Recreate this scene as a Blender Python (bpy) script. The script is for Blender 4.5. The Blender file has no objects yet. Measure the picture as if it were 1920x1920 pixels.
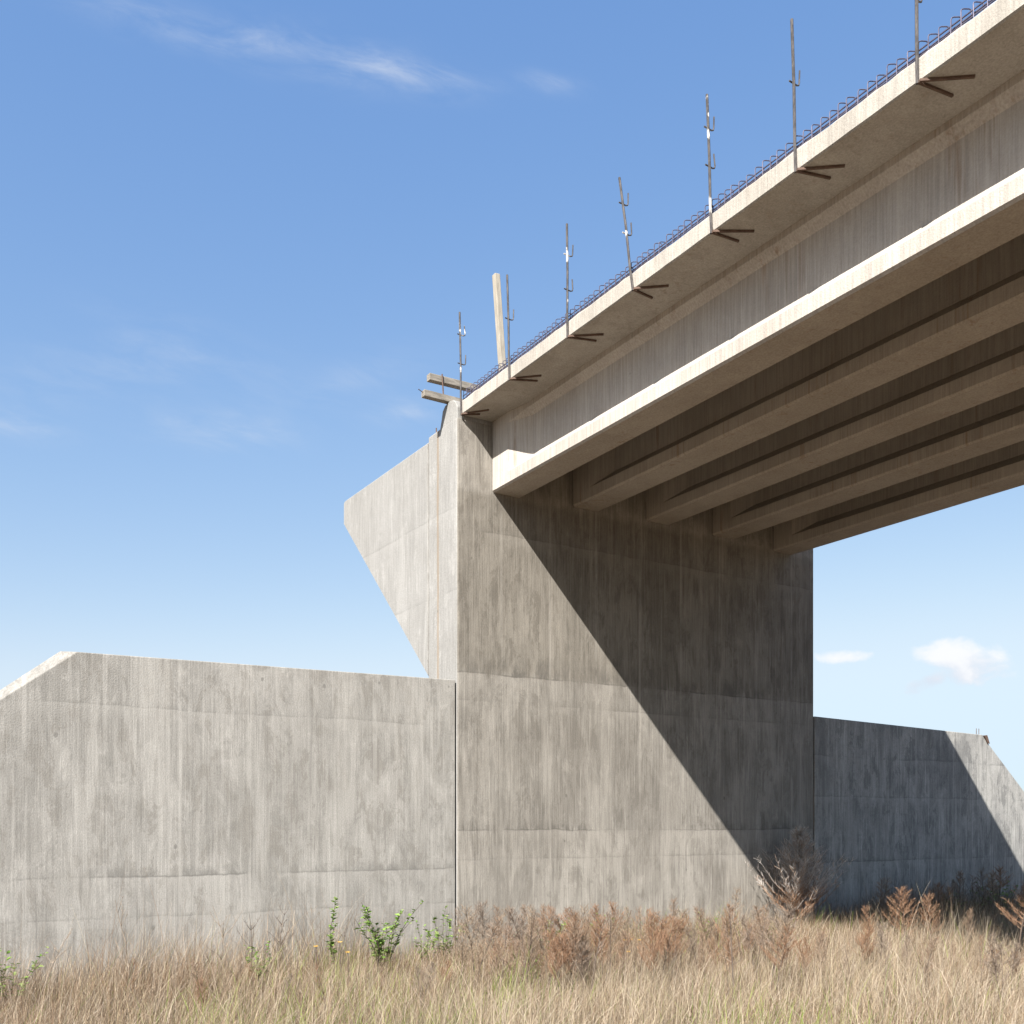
import bpy, math, random
import numpy as np
from mathutils import Matrix, Vector
random.seed(7); rng = np.random.default_rng(11)
R = math.radians
scn = bpy.context.scene
COL = scn.collection

# ------------------------------------------------------------------ site frame
# s runs along the abutment face, t runs out of the face along the bridge, z up
F = 1870.0; HZ = 1545.0; CX = 960.0; CZ = 1.65; Y0 = 12.5
TH = math.atan2(F, 4000 - CX)
dA = np.array([math.cos(TH), math.sin(TH)]); dB = np.array([dA[1], -dA[0]])
C0 = np.array([(857 - CX) / F * Y0, Y0])
SITE = Matrix.Translation((C0[0], C0[1], 0)) @ Matrix.Rotation(TH, 4, 'Z')
def st_world(s, t): return C0 + s * dA + t * dB
def world_st(x, y):
    d = np.array([x - C0[0], y - C0[1]]); return float(d @ dA), float(d @ dB)

# ------------------------------------------------------------------ mesh helpers
class MB:
    """collects shapes given in site coordinates (s, t, z) or, with world=True, in x, y, z"""
    def __init__(self, world=False): self.v = []; self.f = []; self.world = world
    def P(self, p): return tuple(p) if self.world else (p[0], -p[1], p[2])
    def add(self, vs, fs):
        o = len(self.v); self.v += [self.P(p) for p in vs]
        for f in fs:
            f = [i + o for i in f]
            self.f.append(f if self.world else f[::-1])
    def box(self, a, b):
        x0, y0, z0 = a; x1, y1, z1 = b
        vs = [(x0,y0,z0),(x1,y0,z0),(x1,y1,z0),(x0,y1,z0),(x0,y0,z1),(x1,y0,z1),(x1,y1,z1),(x0,y1,z1)]
        self.add(vs, [(0,3,2,1),(4,5,6,7),(0,1,5,4),(1,2,6,5),(2,3,7,6),(3,0,4,7)])
    def beam(self, p0, p1, w, h, up=(0,0,1)):
        p0 = Vector(p0); p1 = Vector(p1); d = (p1 - p0).normalized()
        r = d.cross(Vector(up)).normalized(); u = r.cross(d)
        vs = []
        for p in (p0, p1):
            for a, b in ((-1,-1),(1,-1),(1,1),(-1,1)): vs.append(tuple(p + r*a*w/2 + u*b*h/2))
        self.add(vs, [(0,1,2,3),(7,6,5,4),(0,4,5,1),(1,5,6,2),(2,6,7,3),(3,7,4,0)])
    def tube(self, pts, r, n=6, r1=None):
        pts = [Vector(p) for p in pts]; m = len(pts); vs = []; prev = None
        for i, p in enumerate(pts):
            d = (pts[min(i+1, m-1)] - pts[max(i-1, 0)]).normalized()
            a = Vector((0,0,1)) if abs(d.z) < .9 else Vector((1,0,0))
            if prev is None: x = d.cross(a).normalized()
            else: x = (prev - d * prev.dot(d)).normalized()
            prev = x; y = d.cross(x)
            rr = r if r1 is None else r + (r1 - r) * i / (m - 1)
            for k in range(n):
                q = 2 * math.pi * k / n
                vs.append(tuple(p + x * math.cos(q) * rr + y * math.sin(q) * rr))
        fs = []
        for i in range(m - 1):
            for k in range(n):
                k2 = (k + 1) % n; fs.append((i*n+k, i*n+k2, (i+1)*n+k2, (i+1)*n+k))
        fs.append(tuple(range(n))[::-1]); fs.append(tuple((m-1)*n + k for k in range(n)))
        self.add(vs, fs)
    def prism_s(self, prof, s0, s1):
        """profile [(t, z)] extruded along s"""
        n = len(prof)
        vs = [(s0, t, z) for t, z in prof] + [(s1, t, z) for t, z in prof]
        fs = [tuple(range(n)), tuple(range(2*n-1, n-1, -1))]
        fs += [(i, i + n, (i+1) % n + n, (i+1) % n) for i in range(n)]
        self.add(vs, fs)
    def prism_t(self, prof, t0, t1):
        """profile [(s, z)] extruded along t"""
        n = len(prof)
        vs = [(s, t0, z) for s, z in prof] + [(s, t1, z) for s, z in prof]
        fs = [tuple(range(n)), tuple(range(2*n-1, n-1, -1))]
        fs += [(i, i + n, (i+1) % n + n, (i+1) % n) for i in range(n)]
        self.add(vs, fs)
    def mesh(self, name, origin=(0,0,0)):
        o = self.P(origin); me = bpy.data.meshes.new(name)
        me.from_pydata([(a-o[0], b-o[1], c-o[2]) for a, b, c in self.v], [], self.f)
        me.validate()
        import bmesh
        bm = bmesh.new(); bm.from_mesh(me); bmesh.ops.recalc_face_normals(bm, faces=bm.faces); bm.to_mesh(me); bm.free()
        me.update(); return me

def tag(o, label=None, cat=None, group=None, kind=None):
    for k, v in (('label', label), ('category', cat), ('group', group), ('kind', kind)):
        if v: o[k] = v
    return o
def thing(name, origin, label, cat, group=None, world=False):
    o = bpy.data.objects.new(name, None); COL.objects.link(o); o.empty_display_size = .2
    o.matrix_world = Matrix.Translation(origin) if world else SITE @ Matrix.Translation((origin[0], -origin[1], origin[2]))
    o['_org'] = list(origin); return tag(o, label, cat, group)
def part(name, mb, mat, parent, origin=None, bevel=0, seg=2, label=None):
    root = parent
    while root.parent: root = root.parent
    org = origin if origin is not None else list(root['_org'])
    me = mb.mesh(name, org); me.materials.append(mat)
    o = bpy.data.objects.new(name, me); COL.objects.link(o); o.parent = parent
    if bevel:
        m = o.modifiers.new('bevel', 'BEVEL'); m.width = bevel; m.segments = seg; m.limit_method = 'ANGLE'; m.angle_limit = R(25)
    if label: o['label'] = label
    return o

# ------------------------------------------------------------------ node helpers
class NT:
    def __init__(self, tree): self.t = tree; self.n = tree.nodes; self.l = tree.links
    def new(self, typ, **kw):
        nd = self.n.new(typ)
        for k, v in kw.items(): setattr(nd, k, v)
        return nd
    def put(self, sock, v):
        if isinstance(v, bpy.types.NodeSocket): self.l.new(v, sock)
        elif v is not None:
            if sock.type == 'RGBA' and len(v) == 3: v = (*v, 1)
            sock.default_value = v
    def math(self, op, a, b=None, c=None, clamp=False):
        nd = self.new('ShaderNodeMath', operation=op); nd.use_clamp = clamp
        self.put(nd.inputs[0], a)
        if b is not None: self.put(nd.inputs[1], b)
        if c is not None: self.put(nd.inputs[2], c)
        return nd.outputs[0]
    def vmath(self, op, a, b=None):
        nd = self.new('ShaderNodeVectorMath', operation=op); self.put(nd.inputs[0], a)
        if b is not None: self.put(nd.inputs[1], b)
        return nd.outputs[0]
    def noise(self, vec, scale=1, detail=4, rough=.55, dist=0):
        nd = self.new('ShaderNodeTexNoise'); self.put(nd.inputs['Vector'], vec)
        nd.inputs['Scale'].default_value = scale; nd.inputs['Detail'].default_value = detail
        nd.inputs['Roughness'].default_value = rough; nd.inputs['Distortion'].default_value = dist
        return nd.outputs['Fac']
    def ramp(self, v, lo, hi, a=0., b=1., smooth=True):
        nd = self.new('ShaderNodeMapRange'); nd.clamp = True
        nd.interpolation_type = 'SMOOTHSTEP' if smooth else 'LINEAR'
        self.put(nd.inputs[0], v); nd.inputs[1].default_value = lo; nd.inputs[2].default_value = hi
        nd.inputs[3].default_value = a; nd.inputs[4].default_value = b
        return nd.outputs[0]
    def mix(self, fac, a, b, mode='MIX'):
        nd = self.new('ShaderNodeMix', data_type='RGBA', blend_type=mode)
        self.put(nd.inputs[0], fac); self.put(nd.inputs[6], a); self.put(nd.inputs[7], b)
        return nd.outputs[2]
    def combine(self, x, y, z):
        nd = self.new('ShaderNodeCombineXYZ')
        for i, v in enumerate((x, y, z)): self.put(nd.inputs[i], v)
        return nd.outputs[0]
    def sep(self, v):
        nd = self.new('ShaderNodeSeparateXYZ'); self.put(nd.inputs[0], v); return nd.outputs

def base_mat(name):
    m = bpy.data.materials.new(name); m.use_nodes = True
    t = NT(m.node_tree); t.n.clear()
    out = t.new('ShaderNodeOutputMaterial'); b = t.new('ShaderNodeBsdfPrincipled')
    t.l.new(b.outputs[0], out.inputs[0]); return m, t, b, out

def site_pos(t):
    g = t.new('ShaderNodeNewGeometry')
    p = t.vmath('SUBTRACT', g.outputs['Position'], (C0[0], C0[1], 0))
    r = t.new('ShaderNodeVectorRotate', rotation_type='Z_AXIS'); t.put(r.inputs['Vector'], p); r.inputs['Angle'].default_value = -TH
    return r.outputs[0]

def concrete(name, light, dark, stain, pour=(), jx=None, jy=(), bands=(), streak=1., blot=1., rust=0., board=1., seed=0., holes=1., lime=1., mz=1.9, grain=1.):
    """cast concrete: blotches, run-off streaks, stained lift lines, form joints, blow holes"""
    m, t, b, out = base_mat(name)
    p0 = site_pos(t); p = t.vmath('ADD', p0, (seed, seed * 1.7, seed * .6)) if seed else p0
    X, Yy, Z = t.sep(p0)
    vs = lambda k, kz: t.vmath('MULTIPLY', p, (k, k, kz))
    def noise3(vec, detail, rough, dist=0.):
        nd = t.new('ShaderNodeTexNoise'); t.put(nd.inputs['Vector'], vec); nd.inputs['Scale'].default_value = 1.
        nd.inputs['Detail'].default_value = detail; nd.inputs['Roughness'].default_value = rough; nd.inputs['Distortion'].default_value = dist
        return nd.outputs['Fac'], t.sep(nd.outputs['Color'])
    n_big, big3 = noise3(vs(.9, .65), 5, .66, .4)
    n_med, med3 = noise3(vs(4.6, mz), 8, .76, .4)
    n_str, str3 = noise3(vs(13.0, .55), 5, .66)
    n_st2, st23 = noise3(vs(30.0, .9), 4, .65)
    n_fin = t.noise(vs(52.0, 1.5), 1, 3, .6)
    n_grn = t.noise(vs(75., 60.), 1, 2, .7)
    gain = lambda c, k: tuple(min(1, q * k) for q in c)
    c = t.mix(t.ramp(n_big, .38, .64), dark, light)
    c = t.mix(t.math('MULTIPLY', t.ramp(n_med, .515, .575), .55 * blot), c, stain)
    c = t.mix(t.math('MULTIPLY', t.ramp(med3[1], .53, .60), .50 * blot), c, gain(dark, .80))
    c = t.mix(t.math('MULTIPLY', t.ramp(n_med, .46, .36), .50 * lime), c, gain(light, 1.24))
    # broad tone patches and wide pale runs
    n_wid, wid3 = noise3(vs(2.6, .33), 5, .62, .3)
    c = t.mix(t.math('MULTIPLY', t.ramp(n_wid, .50, .62), .42 * blot), c, gain(dark, .86))
    c = t.mix(t.math('MULTIPLY', t.ramp(wid3[2], .53, .62), .45 * lime), c, gain(light, 1.17))
    # run-off streaks, dark and pale, only where the big noise lets them
    sm = t.ramp(big3[2], .42, .60)
    c = t.mix(t.math('MULTIPLY', t.math('MULTIPLY', t.ramp(n_str, .53, .64), sm), .60 * streak), c, gain(dark, .66))
    c = t.mix(t.math('MULTIPLY', t.ramp(str3[1], .56, .66), .55 * streak * lime), c, gain(light, 1.26))
    c = t.mix(t.math('MULTIPLY', t.ramp(n_st2, .54, .66), .45 * streak), c, gain(dark, .72))
    c = t.mix(t.math('MULTIPLY', t.ramp(st23[1], .56, .66), .45 * streak * lime), c, gain(light, 1.22))
    k = t.math('ADD', t.ramp(n_fin, .35, .65, 1 - .20 * board, 1 + .12 * board, False), t.ramp(n_grn, .3, .7, -.15 * grain, .11 * grain, False))
    c = t.mix(1., c, t.combine(k, k, k), 'MULTIPLY')
    if bands:
        wz = t.math('ADD', Z, t.math('MULTIPLY', t.math('SUBTRACT', n_med, .5), .35))
        for z0, z1, mul in bands:
            e = t.math('MULTIPLY', t.ramp(wz, z0 - .05, z0 + .06), t.ramp(wz, z1 + .05, z1 - .06))
            c = t.mix(e, c, t.mix(1., c, mul, 'MULTIPLY'))
    wob = t.math('MULTIPLY', t.math('SUBTRACT', n_big, .5), .10)
    wob = t.math('ADD', wob, t.math('MULTIPLY', t.math('SUBTRACT', med3[2], .5), .05))
    for i, (zl, depth, stainh) in enumerate(pour):
        dz = t.math('ADD', t.math('SUBTRACT', Z, zl), wob)
        patch = t.ramp(big3[i % 3], .40, .60); nz = med3[(i + 1) % 3]
        line = t.math('MULTIPLY', t.ramp(t.math('ABSOLUTE', dz), .016, .003), t.math('MULTIPLY_ADD', patch, .80, .06))
        c = t.mix(t.math('MULTIPLY', line, depth * .75), c, gain(dark, .52))
        up = t.math('MULTIPLY', t.ramp(dz, stainh, .0), t.ramp(dz, -.012, .0))
        c = t.mix(t.math('MULTIPLY', t.math('MULTIPLY', up, t.ramp(nz, .42, .58)), t.math('MULTIPLY_ADD', patch, .80 * depth, .10)), c, gain(dark, .58))
        lo = t.math('MULTIPLY', t.ramp(dz, -.20, -.01), t.ramp(dz, .0, -.01))
        c = t.mix(t.math('MULTIPLY', t.math('MULTIPLY', lo, patch), .25), c, gain(light, 1.15))
    if jx:
        x0, dx = jx
        fr = t.math('ABSOLUTE', t.math('SUBTRACT', t.math('FRACT', t.math('ADD', t.math('DIVIDE', t.math('SUBTRACT', X, x0), dx), .5)), .5))
        fr = t.math('MULTIPLY', fr, dx)
        fr = t.math('ADD', fr, t.math('MULTIPLY', t.math('SUBTRACT', str3[2], .5), .03))
        c = t.mix(t.math('MULTIPLY', t.math('MULTIPLY', t.ramp(fr, .030, .004), t.ramp(big3[1], .40, .58)), .55), c, gain(light, 1.2))
        c = t.mix(t.math('MULTIPLY', t.math('MULTIPLY', t.ramp(fr, .006, .002), t.ramp(med3[0], .45, .58)), .5), c, gain(dark, .6))
    for yl, wdt, col, amt in jy:
        nn = t.math('MULTIPLY', t.math('SUBTRACT', med3[1], .5), .07)
        d = t.math('ABSOLUTE', t.math('ADD', t.math('SUBTRACT', Yy, yl), nn))
        c = t.mix(t.math('MULTIPLY', t.ramp(d, wdt, wdt * .25), amt), c, col)
    if rust:
        q = t.math('MULTIPLY', t.math('MULTIPLY', t.ramp(str3[0], .54, .68), t.ramp(big3[1], .48, .62)), rust)
        c = t.mix(q, c, (.19, .095, .038))
    hgt = t.math('ADD', t.math('MULTIPLY', n_fin, .5 * board), t.math('MULTIPLY', n_grn, .6))
    if holes:
        vo = t.new('ShaderNodeTexVoronoi'); t.put(vo.inputs['Vector'], vs(4.2, 3.2)); vo.inputs['Scale'].default_value = 1.
        rad = t.math('MULTIPLY', t.ramp(t.sep(vo.outputs['Color'])[0], .35, 1., 0., .085, False), holes)
        hole = t.ramp(t.math('SUBTRACT', rad, vo.outputs['Distance']), 0., .02)
        c = t.mix(t.math('MULTIPLY', hole, .55), c, gain(dark, .5))
    t.put(b.inputs['Base Color'], c)
    b.inputs['Roughness'].default_value = .92; b.inputs['Specular IOR Level'].default_value = .18
    bp = t.new('ShaderNodeBump'); bp.inputs['Strength'].default_value = .5; bp.inputs['Distance'].default_value = .012
    t.put(bp.inputs['Height'], hgt); t.l.new(bp.outputs[0], b.inputs['Normal'])
    return m

def simple(name, c0, c1, scale=8., stretch=(1,1,1), rough=.8, metal=0., splash=None, bump=.3, local=False):
    m, t, b, out = base_mat(name)
    if local: vec = t.new('ShaderNodeTexCoord').outputs['Object']
    else: vec = site_pos(t)
    n = t.noise(t.vmath('MULTIPLY', vec, stretch), scale, 5, .65)
    c = t.mix(t.ramp(n, .35, .65), c0, c1)
    if splash:
        n2 = t.noise(t.vmath('ADD', t.vmath('MULTIPLY', vec, (5, 5, 4)), (3, 3, 3)), 1, 3, .6)
        c = t.mix(t.ramp(n2, .60, .66), c, splash)
    t.put(b.inputs['Base Color'], c); b.inputs['Roughness'].default_value = rough; b.inputs['Metallic'].default_value = metal
    b.inputs['Specular IOR Level'].default_value = .3
    if bump:
        bp = t.new('ShaderNodeBump'); bp.inputs['Strength'].default_value = bump; bp.inputs['Distance'].default_value = .004
        t.put(bp.inputs['Height'], n); t.l.new(bp.outputs[0], b.inputs['Normal'])
    return m

M = {}
M['abut'] = concrete('abutment_concrete', (.256,.239,.213), (.193,.178,.157), (.140,.127,.110),
    pour=((3.57,1.,.34),(3.22,.30,.10),(1.57,.9,.16),(1.2,.25,.05),(5.38,.35,.16)), jx=(-.11,.757),
    bands=((5.86,6.9,(1.14,1.14,1.14)),(3.57,5.86,(.84,.825,.80)),(-1,1.57,(1.12,1.12,1.12))), streak=.8, board=.85)
M['ear'] = concrete('return_wall_concrete', (.266,.260,.248), (.236,.230,.218), (.196,.190,.180), pour=((4.6,.22,.05),(5.65,.18,.04)),
    jy=((.80,.035,(.07,.06,.05),.65),(.52,.04,(.21,.16,.11),.7)), streak=.22, blot=.35, seed=3.1, board=.6)
M['wing'] = concrete('wing_wall_concrete', (.300,.288,.267), (.238,.228,.210), (.182,.169,.150),
    pour=((1.1,.85,.14),(.67,.35,.05),(2.88,.22,.08)), jx=(-4.14,.757), streak=.6, seed=7.7, holes=1.2, board=.6, mz=2.3)
M['wingr'] = concrete('far_wing_wall_concrete', (.315,.308,.290), (.215,.213,.206), (.122,.122,.120),
    pour=((1.04,.9,.08),(2.75,.35,.05),(2.1,.3,.05)), jx=(6.9,1.05), streak=1., blot=1.1, seed=12.3, holes=1.2, board=.6, mz=2.2)
M['girder'] = concrete('girder_concrete', (.40,.366,.332), (.35,.316,.282), (.30,.266,.232),
    streak=.28, blot=.30, rust=.40, board=.75, seed=21., holes=.6, lime=.35, grain=.4)
M['slab'] = concrete('deck_slab_concrete', (.36,.335,.30), (.31,.285,.25), (.25,.224,.192), streak=.45, blot=.45, rust=.22, seed=31., board=.6, lime=.5, grain=.45)
M['steel'] = simple('weathered_steel', (.055,.05,.048), (.11,.10,.095), 14., (3,3,1), .6, .5, splash=(.55,.52,.47))
M['rustbar'] = simple('rusty_steel', (.085,.055,.042), (.13,.085,.065), 20., (1,1,1), .8, .2)
M['hoop'] = simple('hoop_steel', (.062,.060,.095), (.110,.098,.130), 20., (1,1,1), .6, .35)
M['timber'] = simple('grey_timber', (.15,.135,.115), (.26,.235,.20), 5., (1,6,6), .9, bump=.5)
M['post'] = simple('pale_timber', (.24,.215,.175), (.33,.30,.25), 4., (9,9,1), .9, bump=.5)
M['joint'] = simple('joint_filler', (.03,.027,.024), (.16,.12,.09), 6., (1,1,.4), .95)

# ------------------------------------------------------------------ abutment
AW = 6.45
ab = thing('bridge_abutment', (AW/2, -.4, 0), 'tall bare concrete abutment carrying the girder ends, cut diagonally by the deck shadow', 'abutment')
w = MB(); w.box((0, -.8, -.4), (AW, 0, 6.76)); aw = part('abutment_wall', w, M['abut'], ab, bevel=.022)
aw.data.materials.append(M['ear'])
for f in aw.data.polygons:
    if abs(f.normal.x) > .9: f.material_index = 1
w = MB()
w.prism_s([(-.003,6.70),(-.003,6.885),(-.05,6.965),(-.12,7.01),(-.2,7.025),(-.33,7.012),(-.40,6.965),(-.435,6.85),(-.47,6.763),(-.47,6.70)], .003, AW-.003)
part('upstand', w, M['ear'], ab, bevel=.012)
prof = [(-.803,6.715),(-3.72,6.738),(-3.77,6.70),(-3.77,6.355),(-.803,3.565)]
for s0, s1 in ((.004,.34),(AW-.34,AW-.004)):
    w = MB(); w.prism_s(prof, s0, s1); part('return_wall', w, M['ear'], ab, bevel=.055, seg=1)
w = MB(); w.tube([(.03,-.62,6.70),(.03,-.625,6.83)], .008); part('starter_bar', w, M['rustbar'], ab)

# ------------------------------------------------------------------ wing walls
def wall_s(u, v, t):
    k = (u - CX) / F; P = C0 + t * dB
    s = (k * P[1] - P[0]) / (dA[0] - k * dA[1]); return s, (HZ - v) / F * (P[1] + s * dA[1]) + CZ
wl = thing('wing_wall', (-3.8, -.2, 0), 'pale grey stained concrete wing wall with a sloped left end, left of the abutment', 'wing wall')
cd_ = .10; ca_, cb_ = wall_s(113, 1221, -cd_), wall_s(0, 1296, -cd_)
sl_ = (ca_[1] - cb_[1]) / (ca_[0] - cb_[0])
prof_f = [(-.024,-.4),(-.024,3.455),(-4.406,3.41),(-7.9,.757),(-7.9,-.4)]
prof_b = [(-.024,-.4),(-.024,3.455),ca_,(-8.0, ca_[1] + sl_*(-8.0 - ca_[0])),(-8.0,-.4)]
w = MB(); vs_l = [(q, t_, z) for t_, pr in ((-.004, prof_f), (-cd_, prof_b), (-.33, prof_b)) for q, z in pr]
fs_l = [(0,1,2,3,4),(14,13,12,11,10)] + [(r*5+k, r*5+(k+1) % 5, (r+1)*5+(k+1) % 5, (r+1)*5+k) for r in (0,1) for k in range(5)]
w.add(vs_l, fs_l); part('wall_panel', w, M['wing'], wl, bevel=.008)
w = MB(); w.box((-.022,-.30,-.4),(-.002,-.09,3.40)); part('joint_filler', w, M['joint'], wl)
wr = thing('wing_wall', (9.8, -.2, 0), 'mostly shaded grey concrete wing wall with a sloped sunlit right end, right of the abutment', 'wing wall')
w = MB(); w.prism_t([(6.474,-.4),(14.2,-.4),(14.2,.75),(10.98,3.20),(10.90,3.279),(6.474,3.367)], -.33, -.004); part('wall_panel', w, M['wingr'], wr, bevel=.012)
w = MB(); w.box((6.452,-.30,-.4),(6.472,-.02,3.35)); part('joint_filler', w, M['joint'], wr)
for ds in (.0, .075):
    w = MB(); w.tube([(10.86+ds,-.1,3.24),(10.86+ds,-.1,3.40)], .006); part('starter_bar', w, M['rustbar'], wr)
w = MB(); w.prism_t([(10.93,3.262),(11.02,3.278),(11.10,3.125),(11.04,3.12)], -.08, .012); part('dark_notch', w, M['rustbar'], wr)  # solid dark piece added in place of a small pocket notch

# ------------------------------------------------------------------ bridge superstructure
LEN = 24.0
br = thing('concrete_bridge', (AW/2, LEN/2, 5.86), 'unfinished concrete bridge span of five girders and a deck slab with bare rebar hoops', 'bridge')
crown = [0., .03, .046, .025, -.032]
def girder_mesh(i, mb):
    c = .509 + .215 + 1.257 * i; zb = 5.89 + crown[i] * .9; zt = 6.808
    # half profile, bottom to top: (half width, z)
    full = [(.192,0),(.215,.022),(.215,.155),(.076,.285),(.076,.762),(.152,.838),(.152,1.),]
    def ring(blk):
        pr = []
        for k, (hw, z) in enumerate(full):
            zz = zb + (z if k < 3 else z - .0) if k < 6 else zt
            if k >= 4 and k < 6: zz = zt - (.918 - z) + .004
            if blk: hw = max(hw, .2145 if k > 1 else hw)
            pr.append((hw, zz))
        return [(c + h, z) for h, z in pr] + [(c - h, z) for h, z in pr[::-1]]
    rings = [(.012, True), (.385, True), (.745, False), (LEN, False)]
    vs = []; n = 14
    for t, blk in rings: vs += [(s, t, z) for s, z in ring(blk)]
    fs = [tuple(range(n))[::-1], tuple(range(n*3, n*4))]
    for r in range(3):
        for k in range(n): fs.append((r*n+k, r*n+(k+1) % n, (r+1)*n+(k+1) % n, (r+1)*n+k))
    mb.add(vs, fs)
for i in range(5):
    w = MB(); girder_mesh(i, w); part('girder', w, M['girder'], br)
# deck slab: ragged top edge, haunch joints
w = MB(); nt = 220; prof = []
for k in range(nt + 1):
    t = .010 + (LEN - .010) * k / nt
    j = lambda a: random.uniform(-a, a)
    e0 = .06 + j(.002)
    prof.append([(e0 + .012, t, 6.79), (e0, t, 6.802), (e0 + j(.002), t, 6.95 + j(.004)), (e0 + .014 + j(.004), t, 6.968 + j(.006)), (.35, t, 6.97 + j(.004)),
                 (3.22, t, 7.0), (6.05, t, 6.96), (AW - .06, t, 6.96), (AW - .06, t, 6.78)])
nn = len(prof[0]); vs = [p for r in prof for p in r]; fs = []
for k in range(nt):
    for q in range(nn): fs.append((k*nn+q, k*nn+(q+1) % nn, (k+1)*nn+(q+1) % nn, (k+1)*nn+q))
fs += [tuple(range(nn))[::-1], tuple(nt*nn+q for q in range(nn))]
w.add(vs, fs)
sl = part('deck_slab', w, M['slab'], br)
# hoops of reinforcement standing out of the slab edge
HW = .072
def hoop_mb(s0, t0, z0):
    h = MB(); r = .018; zt = .148
    pts = [(0,0,-.03),(0,0,zt-r),(.004,0,zt-.006),(r,0,zt),(HW-r,0,zt),(HW-.004,0,zt-.006),(HW,0,zt-r),(HW,0,-.03)]
    h.tube([(s0+a, t0+b, z0+c) for a, b, c in pts], .0044, 5); return h
hp = part('rebar_hoop', hoop_mb(0, 0, 0), M['hoop'], br, origin=(0, 0, 0))
for k in range(98):
    o = hp if k == 0 else hp.copy()
    if k: COL.objects.link(o); o.parent = br
    t = -.02 + .0865 * k + random.uniform(-.012, .012)
    o.location = (.105 - AW/2 + random.uniform(-.004, .004), -(t - LEN/2), 6.968 - 5.86 + random.uniform(-.012, .008))
    o.rotation_euler = (random.uniform(-.05,.05), 0, -TH + random.uniform(-.10,.10))
for ds, dz in ((.008,.088),(.052,.096),(.010,.045),(.05,.050)):
    w = MB(); w.tube([(.105+ds, t, 6.968+dz+random.uniform(-.003,.003)) for t in np.linspace(-.05, 9.0, 24)], .006, 5)
    part('longitudinal_bar', w, M['hoop'], br)

# ------------------------------------------------------------------ railing brackets at the deck edge
def px_st(u, v, z):
    Y = F * (z - CZ) / (HZ - v); return world_st((u - CX) / F * Y, Y)
def pt_s(u, v, s):
    k = (u - CX) / F; P = C0 + s * dA
    t = (k * P[1] - P[0]) / (dB[0] - k * dB[1]); Y = P[1] + t * dB[1]
    return t, (HZ - v) / F * Y + CZ
brk = [  # (base t, top t, top z, hooks z, legs (s, t) ends, label)
 (.03, -.01, 8.08, (7.80,7.43), ((.27,.33),(.24,.16)), 'upright steel bar beside the abutment corner, first in the deck edge row'),
 (1.186,1.138,8.01,(7.50,), ((.303,1.462),(.342,1.324)), 'dark plain upright steel bar just right of the pale timber post'),
 (2.36,2.35,7.98,(7.66,7.29), ((.333,2.608),(.349,2.454)), 'upright steel bar with two low hooks, third along the deck edge from the abutment'),
 (3.46,3.25,7.97,(7.70,7.38), ((.292,3.692),(.301,3.437)), 'leaning steel bar, the only strongly tilted one on the deck edge'),
 (4.545,4.49,8.01,(7.72,7.38), ((.345,4.753),(.339,4.572)), 'whitish splashed upright steel bar, third from the right along the deck edge'),
 (5.50,5.46,8.00,(7.50,), ((.322,5.744),(.344,5.583)), 'tall upright steel bar, second from the right along the deck edge'),
 (6.60,6.58,8.02,(7.38,7.62), ((.331,6.841),(.364,6.648)), 'upright steel bar cut off by the top of the picture, nearest on the deck edge'),
]
for bt, tt, tz_, hooks, legs, lab in brk:
    so = .043
    root = thing('railing_bar', (so, bt, 6.76), lab, 'steel bar', 'upright steel bars along the deck edge')
    w = MB(); w.tube([(so, bt, 6.772), (so-.002, bt+(tt-bt)*.2, 7.0), (so+.004, bt+(tt-bt)*.55, 7.45), (so-.001, tt, tz_)], .0125, 7)
    part('upright', w, M['steel'], root)
    for hz in hooks:
        f = (hz - 6.75) / (tz_ - 6.75); th_ = bt + (tt - bt) * f; w = MB()
        w.tube([(so-.03, th_-.0155, hz+.005), (so+.055, th_-.0155, hz), (so+.075, th_-.0155, hz+.008), (so+.082, th_-.0155, hz+.03), (so+.078+random.uniform(-.012,.012), th_-.0155, hz+.13)], .0068, 6)
        part('hook', w, M['steel'], root)
    for ls, lt in legs:
        w = MB(); w.beam((so-.004, bt+.005 if lt < bt+.2 else bt+.02, 6.781), (ls, lt, 6.782), .018, .018); part('leg', w, M['rustbar'], root)

# ------------------------------------------------------------------ timber on the abutment top
b2t = -.27
s, z = wall_s(796, 756, b2t + .045)
root = thing('timber_beam', (.3, b2t, 7.03), 'lower grey timber beam lying on the abutment top, poking out to the left', 'timber beam', 'grey timber beams on the abutment')
w = MB(); w.beam((s, b2t, 7.027+.04), (1.15, b2t, 7.027+.04), .09, .08); part('beam_length', w, M['timber'], root, bevel=.004)
w = MB(); w.tube([(s+.02, b2t, 7.075), (s-.075, b2t+.02, 7.098)], .005); part('tie_wire', w, M['rustbar'], root)
b1t = -.40
s1, z1 = wall_s(806, 705, b1t + .045)
root = thing('timber_beam', (.3, b1t, 7.34), 'upper grey timber beam held above the abutment by a thin rod, poking out to the left', 'timber beam', 'grey timber beams on the abutment')
w = MB(); w.beam((s1, b1t, z1), (1.25, b1t, z1+.02), .09, .085); part('beam_length', w, M['timber'], root, bevel=.004)
sr, zr = wall_s(830, 740, b1t + .06)
root = thing('steel_rod', (sr, b1t+.062, 7.1), 'thin dark vertical rod joining the two grey timber beams', 'steel rod')
w = MB(); w.tube([(sr+.006, b1t+.075, 7.09), (sr-.006, b1t+.056, z1+.06)], .009); part('rod', w, M['rustbar'], root)
pt_ = b1t + .09
sp0, zp0 = wall_s(930, 515, pt_); sp1, zp1 = wall_s(942, 690, pt_)
k_ = (7.02 - zp1) / (zp0 - zp1)
root = thing('timber_post', (sp1, pt_, 7.02), 'pale weathered wooden post standing upright on the abutment top', 'wooden post')
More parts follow.
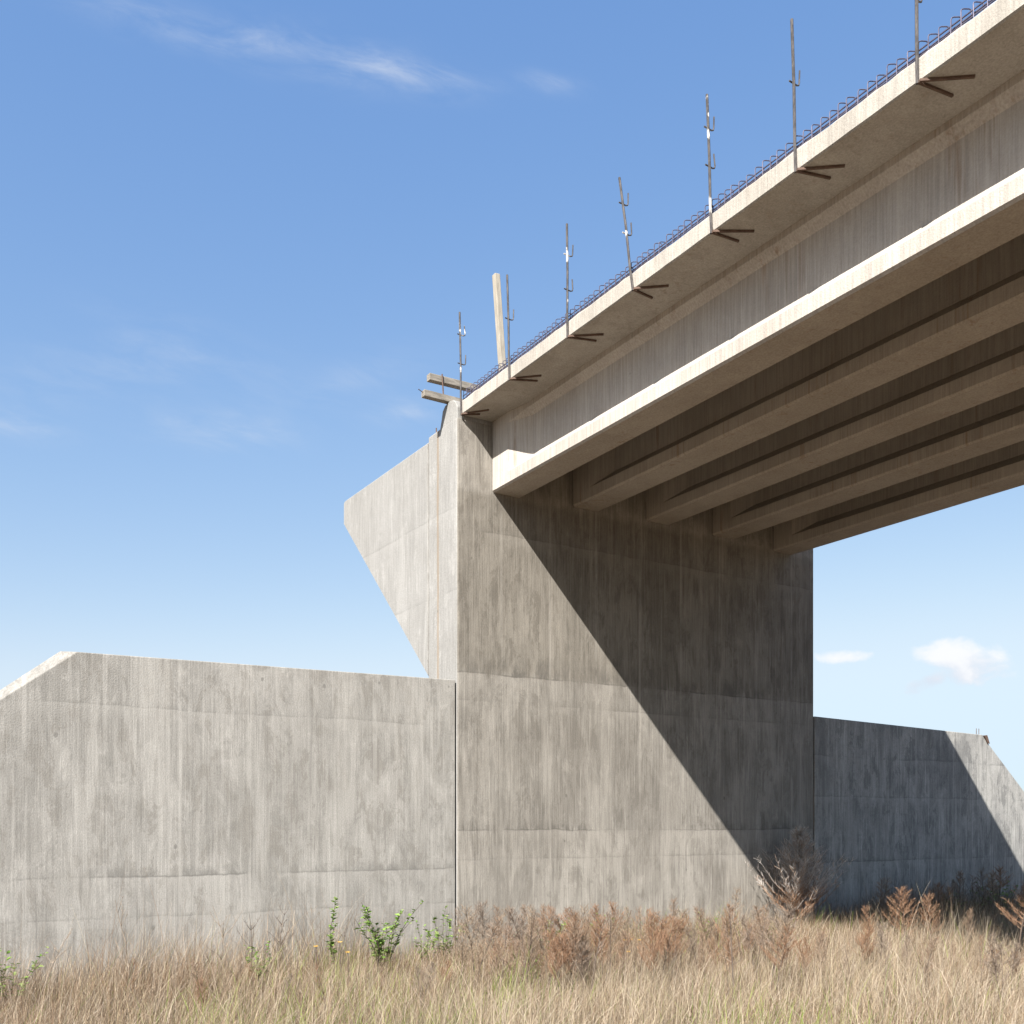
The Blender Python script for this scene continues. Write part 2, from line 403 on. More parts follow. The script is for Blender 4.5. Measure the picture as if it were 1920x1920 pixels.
w = MB(); w.beam((sp1 + (sp0-sp1)*k_, pt_, 7.0), (sp0, pt_, zp0), .078, .085, up=(0,1,0)); part('post_shaft', w, M['post'], root, bevel=.008)

# ------------------------------------------------------------------ ground
def ground_z(x, y): return 0.0
m, t, b, out = base_mat('dry_soil')
g = t.new('ShaderNodeNewGeometry').outputs['Position']
n1 = t.noise(g, 1.1, 6, .65); n2 = t.noise(g, 14., 6, .7); n3 = t.noise(g, 60., 4, .7)
c = t.mix(t.ramp(n1, .38, .62), (.13,.092,.058), (.18,.135,.09)); c = t.mix(t.math('MULTIPLY', t.ramp(n2, .45, .7), .6), c, (.22,.175,.12))
c = t.mix(t.math('MULTIPLY', t.ramp(n3, .5, .7), .5), c, (.08,.056,.035))
t.put(b.inputs['Base Color'], c); b.inputs['Roughness'].default_value = 1.; b.inputs['Specular IOR Level'].default_value = .1
bp = t.new('ShaderNodeBump'); bp.inputs['Strength'].default_value = 1.; bp.inputs['Distance'].default_value = .03; t.put(bp.inputs['Height'], n2); t.l.new(bp.outputs[0], b.inputs['Normal'])
M['soil'] = m
w = MB(True); e = 600.; w.add([(-e,-e,0),(e,-e,0),(e,e,0),(-e,e,0)], [(0,1,2,3)])
me = w.mesh('ground'); me.materials.append(M['soil']); gr = bpy.data.objects.new('ground', me); COL.objects.link(gr); tag(gr, kind='structure')

# ------------------------------------------------------------------ plants
def leaf_mat(name, transl=.3, rough=.75):
    m, t, b, out = base_mat(name)
    a = t.new('ShaderNodeAttribute'); a.attribute_name = 'tint'
    t.n.remove(b)
    d = t.new('ShaderNodeBsdfDiffuse'); tr = t.new('ShaderNodeBsdfTranslucent'); mx = t.new('ShaderNodeMixShader'); mx.inputs[0].default_value = transl
    t.l.new(a.outputs['Color'], d.inputs[0]); t.l.new(a.outputs['Color'], tr.inputs[0])
    t.l.new(d.outputs[0], mx.inputs[1]); t.l.new(tr.outputs[0], mx.inputs[2]); t.l.new(mx.outputs[0], out.inputs[0])
    return m
M['grass'] = leaf_mat('grass_blades', .35); M['weed'] = leaf_mat('dry_weed', .25); M['leaf'] = leaf_mat('green_leaf', .35)
M['stem'] = simple('dry_stem', (.055,.042,.035), (.12,.09,.07), 6., (1,1,1), .9, local=True, bump=0)

def ribbon_mesh(name, base, direc, length, width, bend, col, nseg=4, tipw=.12):
    """vectorised blades: base (n,3), direc (n,2) lean direction, bend: horizontal travel of the tip"""
    n = len(base); q = np.linspace(0, 1, nseg + 1)
    side = np.stack([-direc[:,1], direc[:,0]], 1)
    rot = rng.uniform(0, 2*np.pi, n); side = np.stack([np.cos(rot), np.sin(rot)], 1)
    V = np.zeros((n, nseg+1, 2, 3), np.float32)
    for i, a in enumerate(q):
        hor = bend * a ** 1.8
        up = np.sqrt(np.maximum(length**2 * a * a - hor**2, (length*a*.15)**2))
        cx = base[:,0] + direc[:,0]*hor; cy = base[:,1] + direc[:,1]*hor; cz = base[:,2] + up
        wd = width * (1 - (1 - tipw) * a) / 2
        for k, sg in enumerate((-1, 1)):
            V[:,i,k,0] = cx + sg*side[:,0]*wd; V[:,i,k,1] = cy + sg*side[:,1]*wd; V[:,i,k,2] = cz
    nv = (nseg+1)*2; idx = (np.arange(n) * nv)[:,None,None]
    quad = np.array([[2*i, 2*i+1, 2*i+3, 2*i+2] for i in range(nseg)])[None]
    Fc = (idx + quad).reshape(-1, 4)
    me = bpy.data.meshes.new(name)
    me.vertices.add(n*nv); me.vertices.foreach_set('co', V.reshape(-1))
    me.loops.add(Fc.size); me.loops.foreach_set('vertex_index', Fc.reshape(-1).astype(np.int32))
    me.polygons.add(len(Fc)); me.polygons.foreach_set('loop_start', np.arange(0, Fc.size, 4, dtype=np.int32))
    at = me.attributes.new('tint', 'FLOAT_COLOR', 'POINT')
    cc = np.ones((n, nv, 4), np.float32); cc[:,:,:3] = col[:,None,:]
    at.data.foreach_set('color', cc.reshape(-1)); me.update(); me.validate()
    return me

def vnoise(x, y, sc, seed):
    """smooth value noise for patchiness"""
    r = np.random.default_rng(seed).random((64, 64)); x = x*sc; y = y*sc
    xi = np.floor(x).astype(int); yi = np.floor(y).astype(int); fx = x-xi; fy = y-yi
    fx = fx*fx*(3-2*fx); fy = fy*fy*(3-2*fy); g = lambda a, b: r[a % 64, b % 64]
    return (g(xi,yi)*(1-fx)+g(xi+1,yi)*fx)*(1-fy)+(g(xi,yi+1)*(1-fx)+g(xi+1,yi+1)*fx)*fy

def scatter(n, ymin, ymax, spread=.62):
    y = np.sqrt(rng.uniform(ymin**2, ymax**2, n)); x = rng.uniform(-1, 1, n) * (spread*y + .8)
    d0 = x - C0[0]; d1 = y - C0[1]; s = d0*dA[0]+d1*dA[1]; t = d0*dB[0]+d1*dB[1]
    k = t > .04; return x[k], y[k], s[k], t[k]

def grass(name, n, hr, wr, cols, bendr, ymin=2.2, ymax=19.5, keep=None, hfun=None, brownish=0):
    x, y, s, t = scatter(n, ymin, ymax)
    if keep is not None:
        k = rng.random(len(x)) < keep(x, y, s, t); x, y, s, t = x[k], y[k], s[k], t[k]
    m = len(x); L = rng.uniform(*hr, m) * rng.uniform(.75, 1.1, m)
    if hfun is not None: L = L * hfun(x, y, s, t)
    W = rng.uniform(*wr, m) * (1 + np.maximum(0, y - 9) * .03)
    an = rng.uniform(0, 2*np.pi, m) + 0.0
    # wind has combed the stalks a little to the right
    D = np.stack([np.cos(an) + .45, np.sin(an)], 1); D /= np.linalg.norm(D, axis=1)[:,None]
    B = L * rng.uniform(*bendr, m)
    cols = np.array(cols, np.float32); ci = rng.integers(0, len(cols), m)
    C = cols[ci]
    if brownish:
        wb = np.clip(.12 + .9*np.clip((3.4 - t)/2.2, 0, 1)*np.clip((s+2.5)/3., .35, 1) + .55*np.clip((-.5 - x)/3., 0, 1) + 1.3*(vnoise(x, y, .9, 21) - .5) + .5*(vnoise(x, y, 3., 22) - .5), 0, 1)
        pick = rng.random(m) < wb*brownish; bc = np.array(brown, np.float32)
        C = np.where(pick[:,None], bc[rng.integers(0, len(bc), m)], C)
    C = C * rng.uniform(.55, 1.22, m)[:,None].astype(np.float32)
    me = ribbon_mesh(name, np.stack([x, y, np.full(m, -.01)], 1), D, L, W, B, C)
    me.materials.append(M['grass']); o = bpy.data.objects.new(name, me); COL.objects.link(o); return o

green_patch = lambda x, y: np.exp(-((x + .9)/1.5)**2 - ((y - 7.6)/1.6)**2) * np.clip((vnoise(x, y, 1.6, 3) - .3)*2.2, 0, 1) + np.clip((vnoise(x, y, .55, 3) - .66) * 1.6, 0, .35) * (x > -2.6)
tan = [(.47,.39,.29),(.50,.415,.32),(.37,.29,.205),(.56,.48,.385),(.31,.24,.165),(.41,.35,.235)]
brown = [(.24,.16,.105),(.28,.20,.135),(.20,.135,.09),(.31,.23,.16)]
grn = [(.20,.28,.05),(.26,.34,.07),(.15,.23,.045),(.32,.37,.11)]
low = lambda x, s, t: 1 + .28*np.clip((.2 - x)/2.0, 0, 1)*np.clip((4. - t)/3., 0, 1)
clump = lambda x, y, s, t: (.45 + .85*vnoise(x, y, .9, 9)*(.45 + .95*vnoise(x, y, 3.1, 10)))*low(x, s, t)
o = grass('dry_grass', 170000, (.30,.64), (.0024,.0048), tan, (.08,.85), hfun=clump, brownish=.55, keep=lambda x,y,s,t: np.clip(.30 + 1.35*vnoise(x, y, 1.7, 41), 0, 1))
tag(grass('straw_stalks', 9000, (.45,.85), (.0035,.0058), tan, (.15,.97), hfun=clump, brownish=.4), 'stouter pale bent straw stalks scattered through the dry grass', 'straw', kind='stuff')
tag(o, 'dense pale tan dry grass covering the foreground', 'grass', kind='stuff')
o = grass('dead_thatch', 110000, (.12,.40), (.003,.006), tan + brown, (.45,.97), brownish=.6); tag(o, 'low tangle of brown dead grass lying on the ground', 'grass', kind='stuff')
o = grass('green_grass', 90000, (.28,.60), (.0035,.007), grn, (.1,.7), hfun=lambda x,y,s,t: .6 + .6*vnoise(x, y, 2.4, 31), keep=lambda x,y,s,t: .035 + green_patch(x,y)*.95)
tag(o, 'patches of fresh green grass among the dry stalks', 'grass', kind='stuff')
o = grass('brown_stalks', 60000, (.30,.74), (.0025,.0045), brown + [(.10,.075,.055),(.13,.095,.07)], (.06,.5), hfun=clump, keep=lambda x,y,s,t: np.clip(1.2 - np.abs(t-1.9)/2.4, .06, 1) * np.clip((s+1.5)/2., .4, 1))
tag(o, 'reddish brown dead stalks in a band along the wall foot', 'dead stalks', kind='stuff')
o = grass('shade_toned_growth', 30000, (.35,.85), (.004,.009), [(.05,.07,.03),(.07,.075,.045),(.09,.07,.05),(.04,.055,.025)], (.1,.6), hfun=lambda x,y,s,t: .35 + .9*vnoise(x, y, 1.3, 14), keep=lambda x,y,s,t: (s > 6.3)*(t < 2.2)*1.0)  # deck shade is put into these dark blade colours
tag(o, 'tangled growth coloured dark for the deck shadow under the right wing wall', 'undergrowth', kind='stuff')

def twig_lists(h, seed, nb=34, spread=.30, lean=.06, dense=1.0, taper=True, a0=.34, cone=.75):
    """stem points and twig segments for a dried feathery weed of height h"""
    r = random.Random(seed); ang = r.uniform(0, 6.28)
    stem = [(math.cos(ang)*lean*h*(a**1.6), math.sin(ang)*lean*h*(a**1.6), h*a*.94) for a in (0,.2,.4,.6,.8,1.)]
    def at(a):
        k = min(4, int(a*5)); f = a*5-k; return Vector(stem[k]).lerp(Vector(stem[k+1]), f)
    segs = []
    for i in range(nb):
        a = a0 + (.99 - a0)*(i + r.random())/nb; p = at(a); q = r.uniform(0, 6.28) + i*2.4
        prof = min(1.06 - a, .72 if cone < 1 else .9) ** cone if taper else 1 - abs(a - .6)
        L = spread*h*prof*r.uniform(.65, 1.2) + .03
        d = Vector((math.cos(q)*.8, math.sin(q)*.8, r.uniform(.75, 1.1))).normalized()
        e = p + d*L; mid = p.lerp(e, .55) + Vector((0,0,-.06*L)); e += Vector((0,0,.05*L))
        segs.append((p, mid, .0026)); segs.append((mid, e, .0018))
        for j in range(int((8 + 26*L/.2)*dense)):
            f = r.uniform(.15, 1.02); b0 = p.lerp(mid, f/.55) if f < .55 else mid.lerp(e, (f-.55)/.45)
            dd = (d + Vector((r.uniform(-1.1,1.1), r.uniform(-1.1,1.1), r.uniform(-.2,.9)))).normalized()
            l2 = r.uniform(.03, .085)*(1.1 - .4*f); segs.append((b0, b0 + dd*l2, r.uniform(.0009,.0019)))
    for j in range(26):
        b0 = at(r.uniform(.8, 1.)); dd = Vector((r.uniform(-.5,.5), r.uniform(-.5,.5), 1)).normalized(); segs.append((b0, b0 + dd*r.uniform(.02,.06), .0013))
    return stem, segs

def segs_mesh(name, segs, cols, mat, seed):
    r = random.Random(seed); vs = []; fs = []; cs = []
    for a, b, wd in segs:
        d = (b - a); x = d.cross(Vector((r.uniform(-1,1), r.uniform(-1,1), r.uniform(-1,1))))
        if x.length < 1e-6: continue
        x = x.normalized()*wd; o = len(vs)
        vs += [tuple(a - x), tuple(a + x), tuple(b + x*.5), tuple(b - x*.5)]; fs.append((o, o+1, o+2, o+3))
        c = r.choice(cols); k = r.uniform(.7, 1.25); cs += [(c[0]*k, c[1]*k, c[2]*k, 1)]*4
    me = bpy.data.meshes.new(name); me.from_pydata(vs, [], fs)
    at = me.attributes.new('tint', 'FLOAT_COLOR', 'POINT'); at.data.foreach_set('color', np.array(cs, np.float32).reshape(-1))
    me.materials.append(mat); me.update(); return me

wcol = [(.24,.165,.115),(.28,.20,.14),(.19,.13,.09),(.27,.20,.15),(.34,.255,.19)]
def make_weed_meshes(h, seed, cols=None, **kw):
    stem, segs = twig_lists(h, seed, **kw)
    w = MB(True); w.tube(stem, .0060 + .0022*h, 5, r1=.0022); sm = w.mesh('stem'); sm.materials.append(M['stem'])
    return sm, segs_mesh('feathery_twigs', segs, cols or wcol, M['weed'], seed)
PAL = [wcol, [(.25,.19,.14),(.32,.25,.18),(.20,.15,.11),(.37,.29,.21)], [(.21,.165,.135),(.27,.22,.18),(.16,.125,.10),(.30,.24,.19)], [(.28,.165,.10),(.31,.195,.125),(.23,.135,.085),(.30,.20,.14)]]
VAR = [make_weed_meshes(1.0, 100+i, cols=PAL[i % 4], nb=30+8*(i % 5), spread=.22+.06*(i % 4), dense=.60+.16*(i % 4), lean=.04+.07*(i % 3), a0=.22+.09*(i % 3)) for i in range(12)]
WIRY = [make_weed_meshes(1.0, 200+i, cols=PAL[(i + 1) % 4], nb=17+3*i, spread=.26, dense=.22, lean=.10+.05*i, a0=.30) for i in range(4)]
# the tall one: shaded grey put into upper twig colours, sunlit rust into lower
_st, _sg = twig_lists(1.0, 333, nb=230, spread=.62, dense=.80, lean=.05, a0=.10, cone=1.35)
_w = MB(True); _w.tube(_st, .008, 5, r1=.002); _sm = _w.mesh('stem'); _sm.materials.append(M['stem'])
_rb = random.Random(4); _lo = []; _hi = []
for q in _sg: (_lo if (q[0].z + q[1].z)/2 + _rb.gauss(0, .07) < .40 else _hi).append(q)
BUSH = (_sm, segs_mesh('shade_grey_twigs', _hi, [(.46,.42,.39),(.38,.345,.32),(.52,.48,.44),(.40,.30,.23)], M['weed'], 8),
        segs_mesh('sunlit_rust_twigs', _lo, [(.30,.175,.105),(.34,.21,.135),(.24,.145,.09),(.36,.28,.22)], M['weed'], 9))

def plant(name, x, y, h, meshes, names, rz, label, cat, group, sc_xy=1.):
    root = bpy.data.objects.new(name, None); COL.objects.link(root); root.location = (x, y, 0); root.rotation_euler = (0, 0, rz); root.scale = (h*sc_xy, h*sc_xy, h)
    tag(root, label, cat, group)
    for nm, me in zip(names, meshes):
        o = bpy.data.objects.new(nm, me); COL.objects.link(o); o.parent = root
    return root
def weed_at(u, vtop, Y, var, label, group='dry feathery weeds along the wall foot', name='dry_weed', fat=1., meshes=None):
    x = (u - CX)/F*Y; h = CZ - (vtop - HZ)/F*Y
    s, t = world_st(x, Y)
    if t < .15: 
        dx = (.15 - t)*dB; x += dx[0]; Y += dx[1]
    return plant(name, x, Y, h, meshes or VAR[var % 12], ('stem','feathery_twigs') if not meshes else ('stem','shade_grey_twigs','sunlit_rust_twigs'), random.uniform(0, 6.28), label, 'weed', group, fat)

# the ones a viewer can pick out
weed_at(1492, 1547, 15.0, 0, 'tallest feathery dead weed, coloured shaded grey above and sunlit rust below, beside the right wall joint', name='tall_weed', meshes=BUSH, fat=1.15)
weed_at(1375, 1662, 13.6, 1, 'brown feathery weed standing just left of the tallest one, in the sun')
weed_at(1697, 1662, 12.6, 3, 'rusty feathery weed lit in front of the dark right wing wall, left of two', fat=1.2)
weed_at(1747, 1676, 12.5, 7, 'rusty narrow weed lit in front of the dark right wing wall, right of two')
weed_at(1812, 1700, 12.4, 8, 'short rusty weed lit before the shaded wing wall near the right edge')
weed_at(1908, 1650, 11.8, 11, 'rusty weed at the right edge of the picture', fat=1.2)
weed_at(1632, 1698, 12.9, 7, 'small rusty weed alone in front of the dark wing wall')
weed_at(905, 1690, 11.6, 2, 'tall bent dark stemmed weed right of the wall joint', fat=1.2)
weed_at(1150, 1690, 12.2, 3, 'thin upright brown weed before the middle of the abutment')
weed_at(1260, 1680, 12.8, 4, 'upright brown weed right of the abutment middle')
weed_at(1225, 1706, 12.4, 4, 'brown weed leaning beside a taller one, right of the abutment middle')
weed_at(955, 1695, 12.6, 0, 'fine brown weed behind the bent dark stemmed one')
LBL = 'knee high dry brown weed in the crowded band at the foot of the walls'
n_ = 0; ru = random.Random(5)
while n_ < 240:
    f = ru.random()
    u = ru.gauss(1130, 190) if f < .68 else ru.uniform(1500, 1960) if f < .88 else ru.uniform(-40, 860)
    if not -60 < u < 1990: continue
    Y = ru.uniform(9.2, 14.0) if u > 800 else ru.uniform(8.0, 11.0)
    x = (u - CX)/F*Y; s, t = world_st(x, Y)
    if t < .15: continue
    vtop = 1690 + 100*ru.random() if 840 < u < 1480 else ru.uniform(1730, 1800) if u >= 1480 else ru.uniform(1785, 1850)
    h = CZ - (vtop - HZ)/F*Y
    if h < .28: continue
    plant('dry_weed', x, Y, h, (WIRY[n_ % 4] if n_ % 3 == 0 else VAR[n_ % 12]), ('stem','feathery_twigs'), ru.uniform(0, 6.28), LBL, 'weed', 'dry feathery weeds along the wall foot', ru.uniform(.75, 1.35)); n_ += 1

# bare dead stalks on the left
M['stem_pale'] = simple('pale_dry_stem', (.16,.13,.10), (.27,.22,.17), 6., (1,1,1), .9, local=True, bump=0)
def bare(seed, mat):
    r = random.Random(seed); w = MB(True); a = r.uniform(0, 6.28); ln = r.uniform(.08, .38)
    pts = [(math.cos(a)*ln*q**1.7 + r.uniform(-.012,.012), math.sin(a)*ln*q**1.7 + r.uniform(-.012,.012), q*(1 - .15*ln)) for q in np.linspace(0, 1, 9)]
    w.tube(pts, .0075, 5, r1=.002)
    for i in range(r.randint(7, 18)):
        q = r.uniform(.28, .98); b = r.uniform(0, 6.28); L = r.uniform(.10, .46)*(1.25-q); p = Vector(pts[int(q*8)])
        m1 = p + Vector((math.cos(b)*L*.45, math.sin(b)*L*.45, L*.5)); e = p + Vector((math.cos(b)*L*.8, math.sin(b)*L*.8, L*r.uniform(.7,1.2)))
        w.tube([tuple(p), tuple(m1), tuple(e)], .0032, 4, r1=.0014)
        for j in range(r.randint(1, 4)):
            f = m1.lerp(e, r.random()); w.tube([tuple(f), tuple(f + Vector((r.uniform(-.6,.6), r.uniform(-.6,.6), r.uniform(.2,.9)))*L*.35)], .002, 3, r1=.001)
    me = w.mesh('stalk'); me.materials.append(mat); return me
for k, (u, v, Y, lab) in enumerate([(248,1682,8.9,'pale bare branching stalk before the left wing wall, standing alone'),(432,1692,9.8,'bare leaning twigs just left of the dark bent stalk'),
      (474,1708,10.1,'dark bent dead stalk in front of the left wing wall'),(520,1694,10.3,'dark dead twig just right of the bent stalk'),(588,1690,10.6,'bare spreading twigs left of the green vine'),
      (68,1735,8.3,'short bare stalk near the left edge'),(641,1712,10.6,'thin bare twig right of the green vine'),(556,1730,10.2,'low bare twig in the tangle left of the green vine'),
      (402,1742,9.4,'short bare twig at the left end of the twig tangle'),(500,1742,9.8,'short dark twig in the middle of the twig tangle')]):
    x = (u-CX)/F*Y; h = CZ-(v-HZ)/F*Y
    plant('dead_stalk', x, Y, h, (bare(50+k, M['stem'] if k in (2,3,9) else M['stem_pale']),), ('stalk',), 1.3*k, lab, 'dead stalk', 'bare stalks before the left wing wall')

# green leafy plants
def leafy(seed, nb=7, leaf=.045, spread=.35, nl=26):
    r = random.Random(seed); w = MB(True); vs = []; fs = []; cs = []
    def leafq(p, d, L):
        d = d.normalized(); x = d.cross(Vector((r.uniform(-.4,.4), r.uniform(-.4,.4), 1))).normalized(); o = len(vs)
        up = x.cross(d)*L*.12
        vs.extend([tuple(p), tuple(p + d*L*.4 + x*L*.32 + up), tuple(p + d*L), tuple(p + d*L*.4 - x*L*.32 + up)]); fs.append((o,o+1,o+2,o+3))
        c = r.choice([(.15,.25,.055),(.21,.32,.08),(.11,.19,.045),(.26,.34,.11)]); k = r.uniform(.8,1.2); cs.extend([(c[0]*k,c[1]*k,c[2]*k,1)]*4)
    for i in range(nb):
        a = r.uniform(0, 6.28); sp = r.uniform(.2,1)*spread; top = r.uniform(.6, 1.)
        pts = [Vector((math.cos(a)*sp*q**1.3 + .03*math.sin(q*7 + a), math.sin(a)*sp*q**1.3, top*q)) for q in np.linspace(0,1,6)]
        w.tube([tuple(p) for p in pts], .006, 4, r1=.002)
        for j in range(nl):
            q = r.uniform(.3, 1.)*5; k = min(4, int(q)); p = pts[k].lerp(pts[k+1], q-k); b = r.uniform(0, 6.28)
            leafq(p, Vector((math.cos(b), math.sin(b), r.uniform(-.2,.8))), leaf*r.uniform(.7,1.4))
    sm = w.mesh('stem'); sm.materials.append(M['stem'])
    me = bpy.data.meshes.new('leaves'); me.from_pydata(vs, [], fs)
    at = me.attributes.new('tint','FLOAT_COLOR','POINT'); at.data.foreach_set('color', np.array(cs, np.float32).reshape(-1)); me.materials.append(M['leaf']); me.update()
    return sm, me
LEAFY = [leafy(70, 15, .066, .66, 22), leafy(71, 7, .066, .42, 21), leafy(72, 11, .062, .62, 24)]
VINE = leafy(75, 2, .05, .06, 60)
for k, (u, v, Y, kind, lab) in enumerate([
   (715,1682,10.7,0,'largest bright green leafy plant before the left wing wall, near the joint'),
   (830,1686,11.5,1,'small green leafy sprig right beside the wall joint'),
   (795,1716,11.2,1,'low green leafy sprig between the larger green plant and the wall joint'),
   (622,1668,10.5,3,'slender upright green vine before the left wing wall'),
   (12,1752,8.6,0,'green leafy plant at the left edge of the picture'),
   (490,1752,9.9,1,'small green sprig near the bare dead stalks'),
   (1030,1715,12.0,0,'green leafy plant among brown weeds before the abutment'),
   (1065,1722,11.9,2,'lower green leafy plant among brown weeds before the abutment'),
   (1325,1702,13.2,1,'green sprig left of the tall feathery weed'),
   (1130,1700,12.4,1,'thin green sprig beside an upright brown weed'),
   (1430,1730,13.0,2,'green leafy plant at the foot of the sunlit wall near the shadow edge'),
   (1000,1790,10.0,2,'low green clump in the weeds left of the abutment middle'),
   (1880,1652,16.5,2,'dark green bush in shade at the foot of the right wing wall'),
   (1800,1675,16.0,2,'shaded green bush under the right wing wall, left of a darker one')]):
    x = (u-CX)/F*Y; h = CZ-(v-HZ)/F*Y; big = k >= 12
    plant('green_bush' if big else 'green_plant', x, Y, h, VINE if kind == 3 else LEAFY[kind], ('stem','leaves'), k*1.1, lab, 'bush' if big else 'green plant', 'green leafy plants among the weeds', 1. if not big else 1.3)
# shaded weeds under the right wing wall
for k in range(26):
    s = 6.9 + k*.25 + ru.uniform(-.15,.15); t = ru.uniform(.35, 1.5); p = st_world(s, t)
    plant('dry_weed', p[0], p[1], ru.uniform(.45, .95), VAR[k % 12], ('stem','feathery_twigs'), ru.uniform(0,6.28), 'dark dead weed standing in the deck shadow under the right wing wall', 'weed', 'shaded weeds under the right wing wall', 1.2)
# yellow flowers
fm, t, b, out = base_mat('yellow_petal'); b.inputs['Base Color'].default_value = (.75,.42,.02,1); b.inputs['Roughness'].default_value = .7
w = MB(True)
for k in range(8):
    a = k*math.pi/4; w.add([(0,0,1.),(math.cos(a-.3)*.018,math.sin(a-.3)*.018,1.004),(math.cos(a)*.03,math.sin(a)*.03,1.008),(math.cos(a+.3)*.018,math.sin(a+.3)*.018,1.004)], [(0,1,2,3)])
fh = w.mesh('flower_head'); fh.materials.append(fm)
w = MB(True); w.tube([(0,0,0),(.01,0,.5),(0,0,1.)], .004, 5); fs_ = w.mesh('stem'); fs_.materials.append(M['stem'])
for u, v, Y in [(592,1775,9.3),(652,1786,9.4),(637,1767,9.6),(1172,1763,10.6),(1183,1762,10.8),(1199,1763,10.8),(1178,1785,10.4)]:
    x = (u-CX)/F*Y; h = CZ-(v-HZ)/F*Y
    r_ = bpy.data.objects.new('yellow_flower', None); COL.objects.link(r_); r_.location = (x, Y, 0)
    tag(r_, 'tiny yellow flower on a thin stalk among the dry weeds', 'flower', 'yellow flowers in the weeds')
    a_ = bpy.data.objects.new('stem', fs_); COL.objects.link(a_); a_.parent = r_; a_.scale = (1,1,h)
    c_ = bpy.data.objects.new('flower_head', fh); COL.objects.link(c_); c_.parent = r_; c_.location = (0,0,h-1.); c_.rotation_euler = (0,0,0)

# ------------------------------------------------------------------ light, sky
Ls, Ln, Lz = 1., .65, -1.07
Lxy = Ls*dA - Ln*dB; L = Vector((Lxy[0], Lxy[1], Lz)).normalized()
sd = bpy.data.lights.new('sun', 'SUN'); sd.energy = 5.0; sd.angle = R(.5); sd.color = (1., .955, .89)
so = bpy.data.objects.new('sun', sd); COL.objects.link(so); so.rotation_euler = L.to_track_quat('-Z', 'Y').to_euler()
el = math.asin(-L.z); az = math.atan2(-L.x, -L.y)
SKYCURVE = ((1.,.87,2.95),(.722,1.10,3.6),(.383,1.97,4.2))   # exponent, gain, ceiling per channel
wd = bpy.data.worlds.new('World'); scn.world = wd; wd.use_nodes = True
t = NT(wd.node_tree); t.n.clear()
out = t.new('ShaderNodeOutputWorld'); bg = t.new('ShaderNodeBackground'); t.l.new(bg.outputs[0], out.inputs[0])
sky = t.new('ShaderNodeTexSky', sky_type='NISHITA'); sky.sun_disc = False; sky.sun_elevation = el; sky.sun_rotation = az
sky.air_density = 1.0; sky.dust_density = .6; sky.ozone_density = 2.0
d = t.new('ShaderNodeTexCoord').outputs['Generated']; dx, dy, dz = t.sep(d)
dyp = t.math('MAXIMUM', dy, .02); pxn = t.math('DIVIDE', dx, dyp); pzn = t.math('DIVIDE', dz, dyp)
sr = t.sep(sky.outputs[0])
col = t.combine(*[t.math('SMOOTH_MIN', t.math('MULTIPLY', t.math('POWER', sr[i], e), g), cap, .9) for i, (e, g, cap) in enumerate(SKYCURVE)])
def local(u, v, ru_, rv, ang):
    """squared distance from a cloud's centre in its own stretched frame (directions, not pixels)"""
    cu, cv = (u-CX)/F, (HZ-v)/F; ca, sa = math.cos(ang), math.sin(ang)
    a = t.math('SUBTRACT', pxn, cu); b_ = t.math('SUBTRACT', pzn, cv)
    p = t.math('MULTIPLY', t.math('ADD', t.math('MULTIPLY', a, ca), t.math('MULTIPLY', b_, sa)), F/ru_)
    q = t.math('MULTIPLY', t.math('SUBTRACT', t.math('MULTIPLY', b_, ca), t.math('MULTIPLY', a, sa)), F/rv)
    return t.math('ADD', t.math('MULTIPLY', p, p), t.math('MULTIPLY', q, q)), q
front = t.math('GREATER_THAN', dy, .05)
ca, sa = math.cos(-.25), math.sin(-.25)
wp = t.math('ADD', t.math('MULTIPLY', pxn, ca), t.math('MULTIPLY', pzn, sa)); wq = t.math('SUBTRACT', t.math('MULTIPLY', pzn, ca), t.math('MULTIPLY', pxn, sa))
n1 = t.noise(t.combine(t.math('MULTIPLY', wp, 11.), t.math('MULTIPLY', wq, 34.), 2.), 1, 8, .62, .35)
n2 = t.noise(t.combine(t.math('MULTIPLY', wp, 6.), t.math('MULTIPLY', wq, 12.), 8.), 1, 3, .5)
tex = t.math('MULTIPLY', t.ramp(n1, .30, .86), t.ramp(n2, .05, .70)); tot = None
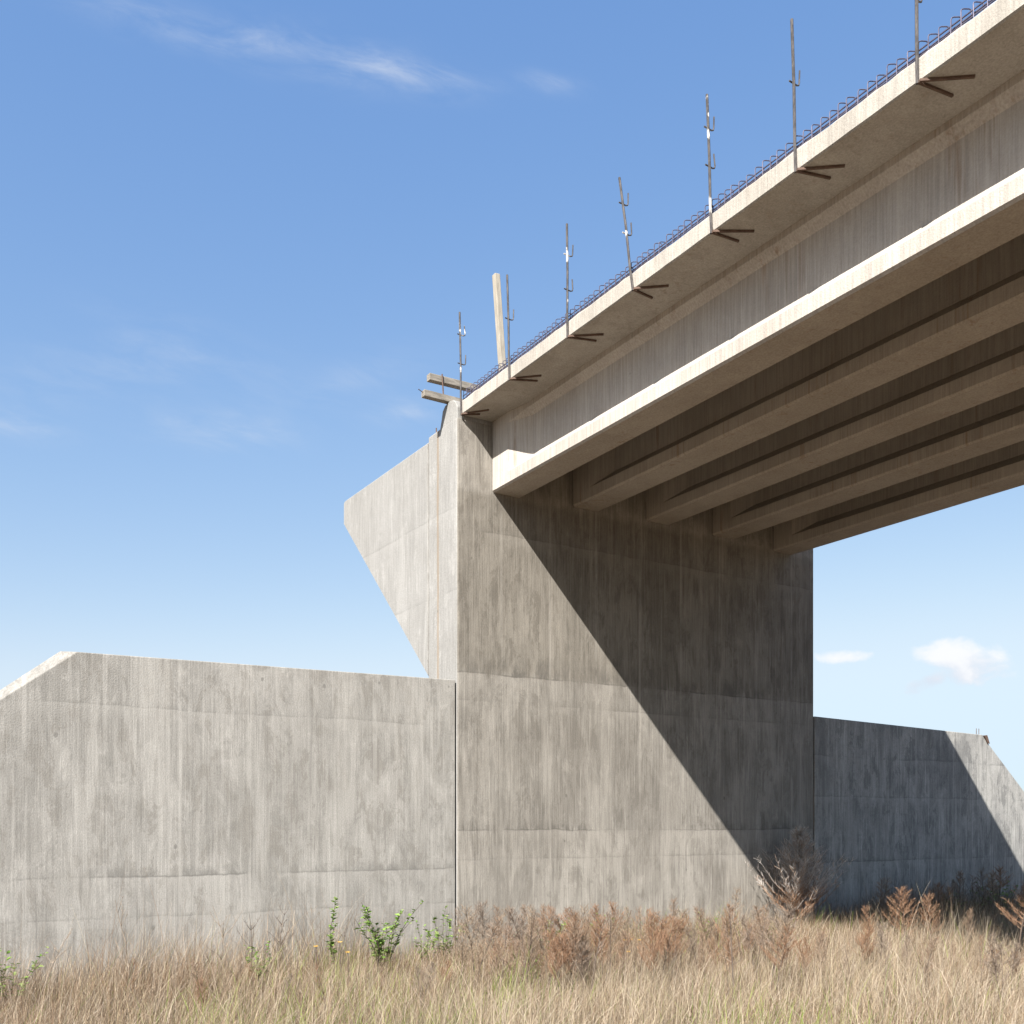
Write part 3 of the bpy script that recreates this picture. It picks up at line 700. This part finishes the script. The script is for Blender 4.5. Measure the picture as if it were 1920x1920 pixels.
for u, v, ra, rb, an, am in [(600,105,190,44,-.22,.78),(790,140,110,30,-.2,.45),(310,45,170,34,-.25,.50),(1030,155,60,22,-.1,.45),
          (420,805,120,36,-.1,.7),(20,795,90,26,-.2,.75),(370,670,200,60,-.35,.30),(770,772,80,26,.1,.7),(690,705,120,40,.3,.35),(160,700,220,60,.1,.25)]:
    g = t.math('MULTIPLY', t.math('EXPONENT', t.math('MULTIPLY', local(u, v, ra, rb, an)[0], -1.2)), am)
    tot = g if tot is None else t.math('ADD', tot, g)
col = t.mix(t.math('MULTIPLY', t.math('MULTIPLY', tot, tex), front), col, (2.9,3.15,3.6))
n3 = t.noise(t.combine(t.math('MULTIPLY', pxn, 24.), t.math('MULTIPLY', pzn, 34.), 4.4), 1, 7, .55, .25); fm_ = None
for u, v, ra, rb, an, w0 in [(1808,1236,100,40,-.10,1.05),(1745,1276,58,20,.35,.85),(1800,1262,90,28,.0,.75),(1578,1232,66,16,0.,.70),(1655,1244,30,12,0.,.35)]:
    r2, q = local(u, v, ra, rb, an); f = t.math('SUBTRACT', w0, r2)
    fm_ = f if fm_ is None else t.math('SMOOTH_MAX', fm_, f, .2)
f = t.math('ADD', t.math('MULTIPLY', t.math('SUBTRACT', n3, .5), 3.2), fm_)
sh = t.ramp(t.math('ADD', t.math('MULTIPLY', t.math('SUBTRACT', pzn, (HZ-1262)/F), 22.), t.math('MULTIPLY', t.math('SUBTRACT', n3, .5), 2.2)), -.5, .55)
col = t.mix(t.math('MULTIPLY', t.math('MULTIPLY', t.ramp(f, -.05, 1.0), .97), front), col, t.mix(sh, (2.95,3.15,3.6), (4.0,4.05,4.15)))
t.put(bg.inputs[0], col); bg.inputs[1].default_value = .09

# ------------------------------------------------------------------ camera, output
cd = bpy.data.cameras.new('camera'); cam = bpy.data.objects.new('camera', cd); COL.objects.link(cam)
cam.location = (0, 0, CZ); cam.rotation_euler = (R(90), 0, 0)
cd.sensor_width = 36; cd.lens = 36*F/1920; cd.shift_y = (HZ-960)/1920; cd.clip_end = 3000; cd.clip_start = .05
scn.camera = cam
for o in list(bpy.data.objects):
    if '_org' in o: del o['_org']
vs_ = scn.view_settings; vs_.view_transform = 'Standard'; vs_.look = 'None'; vs_.exposure = 1.45; vs_.gamma = 1.; vs_.use_curve_mapping = False
scn.render.engine = 'CYCLES'; scn.cycles.max_bounces = 6; scn.cycles.diffuse_bounces = 4; scn.cycles.use_adaptive_sampling = True; scn.cycles.adaptive_threshold = .02
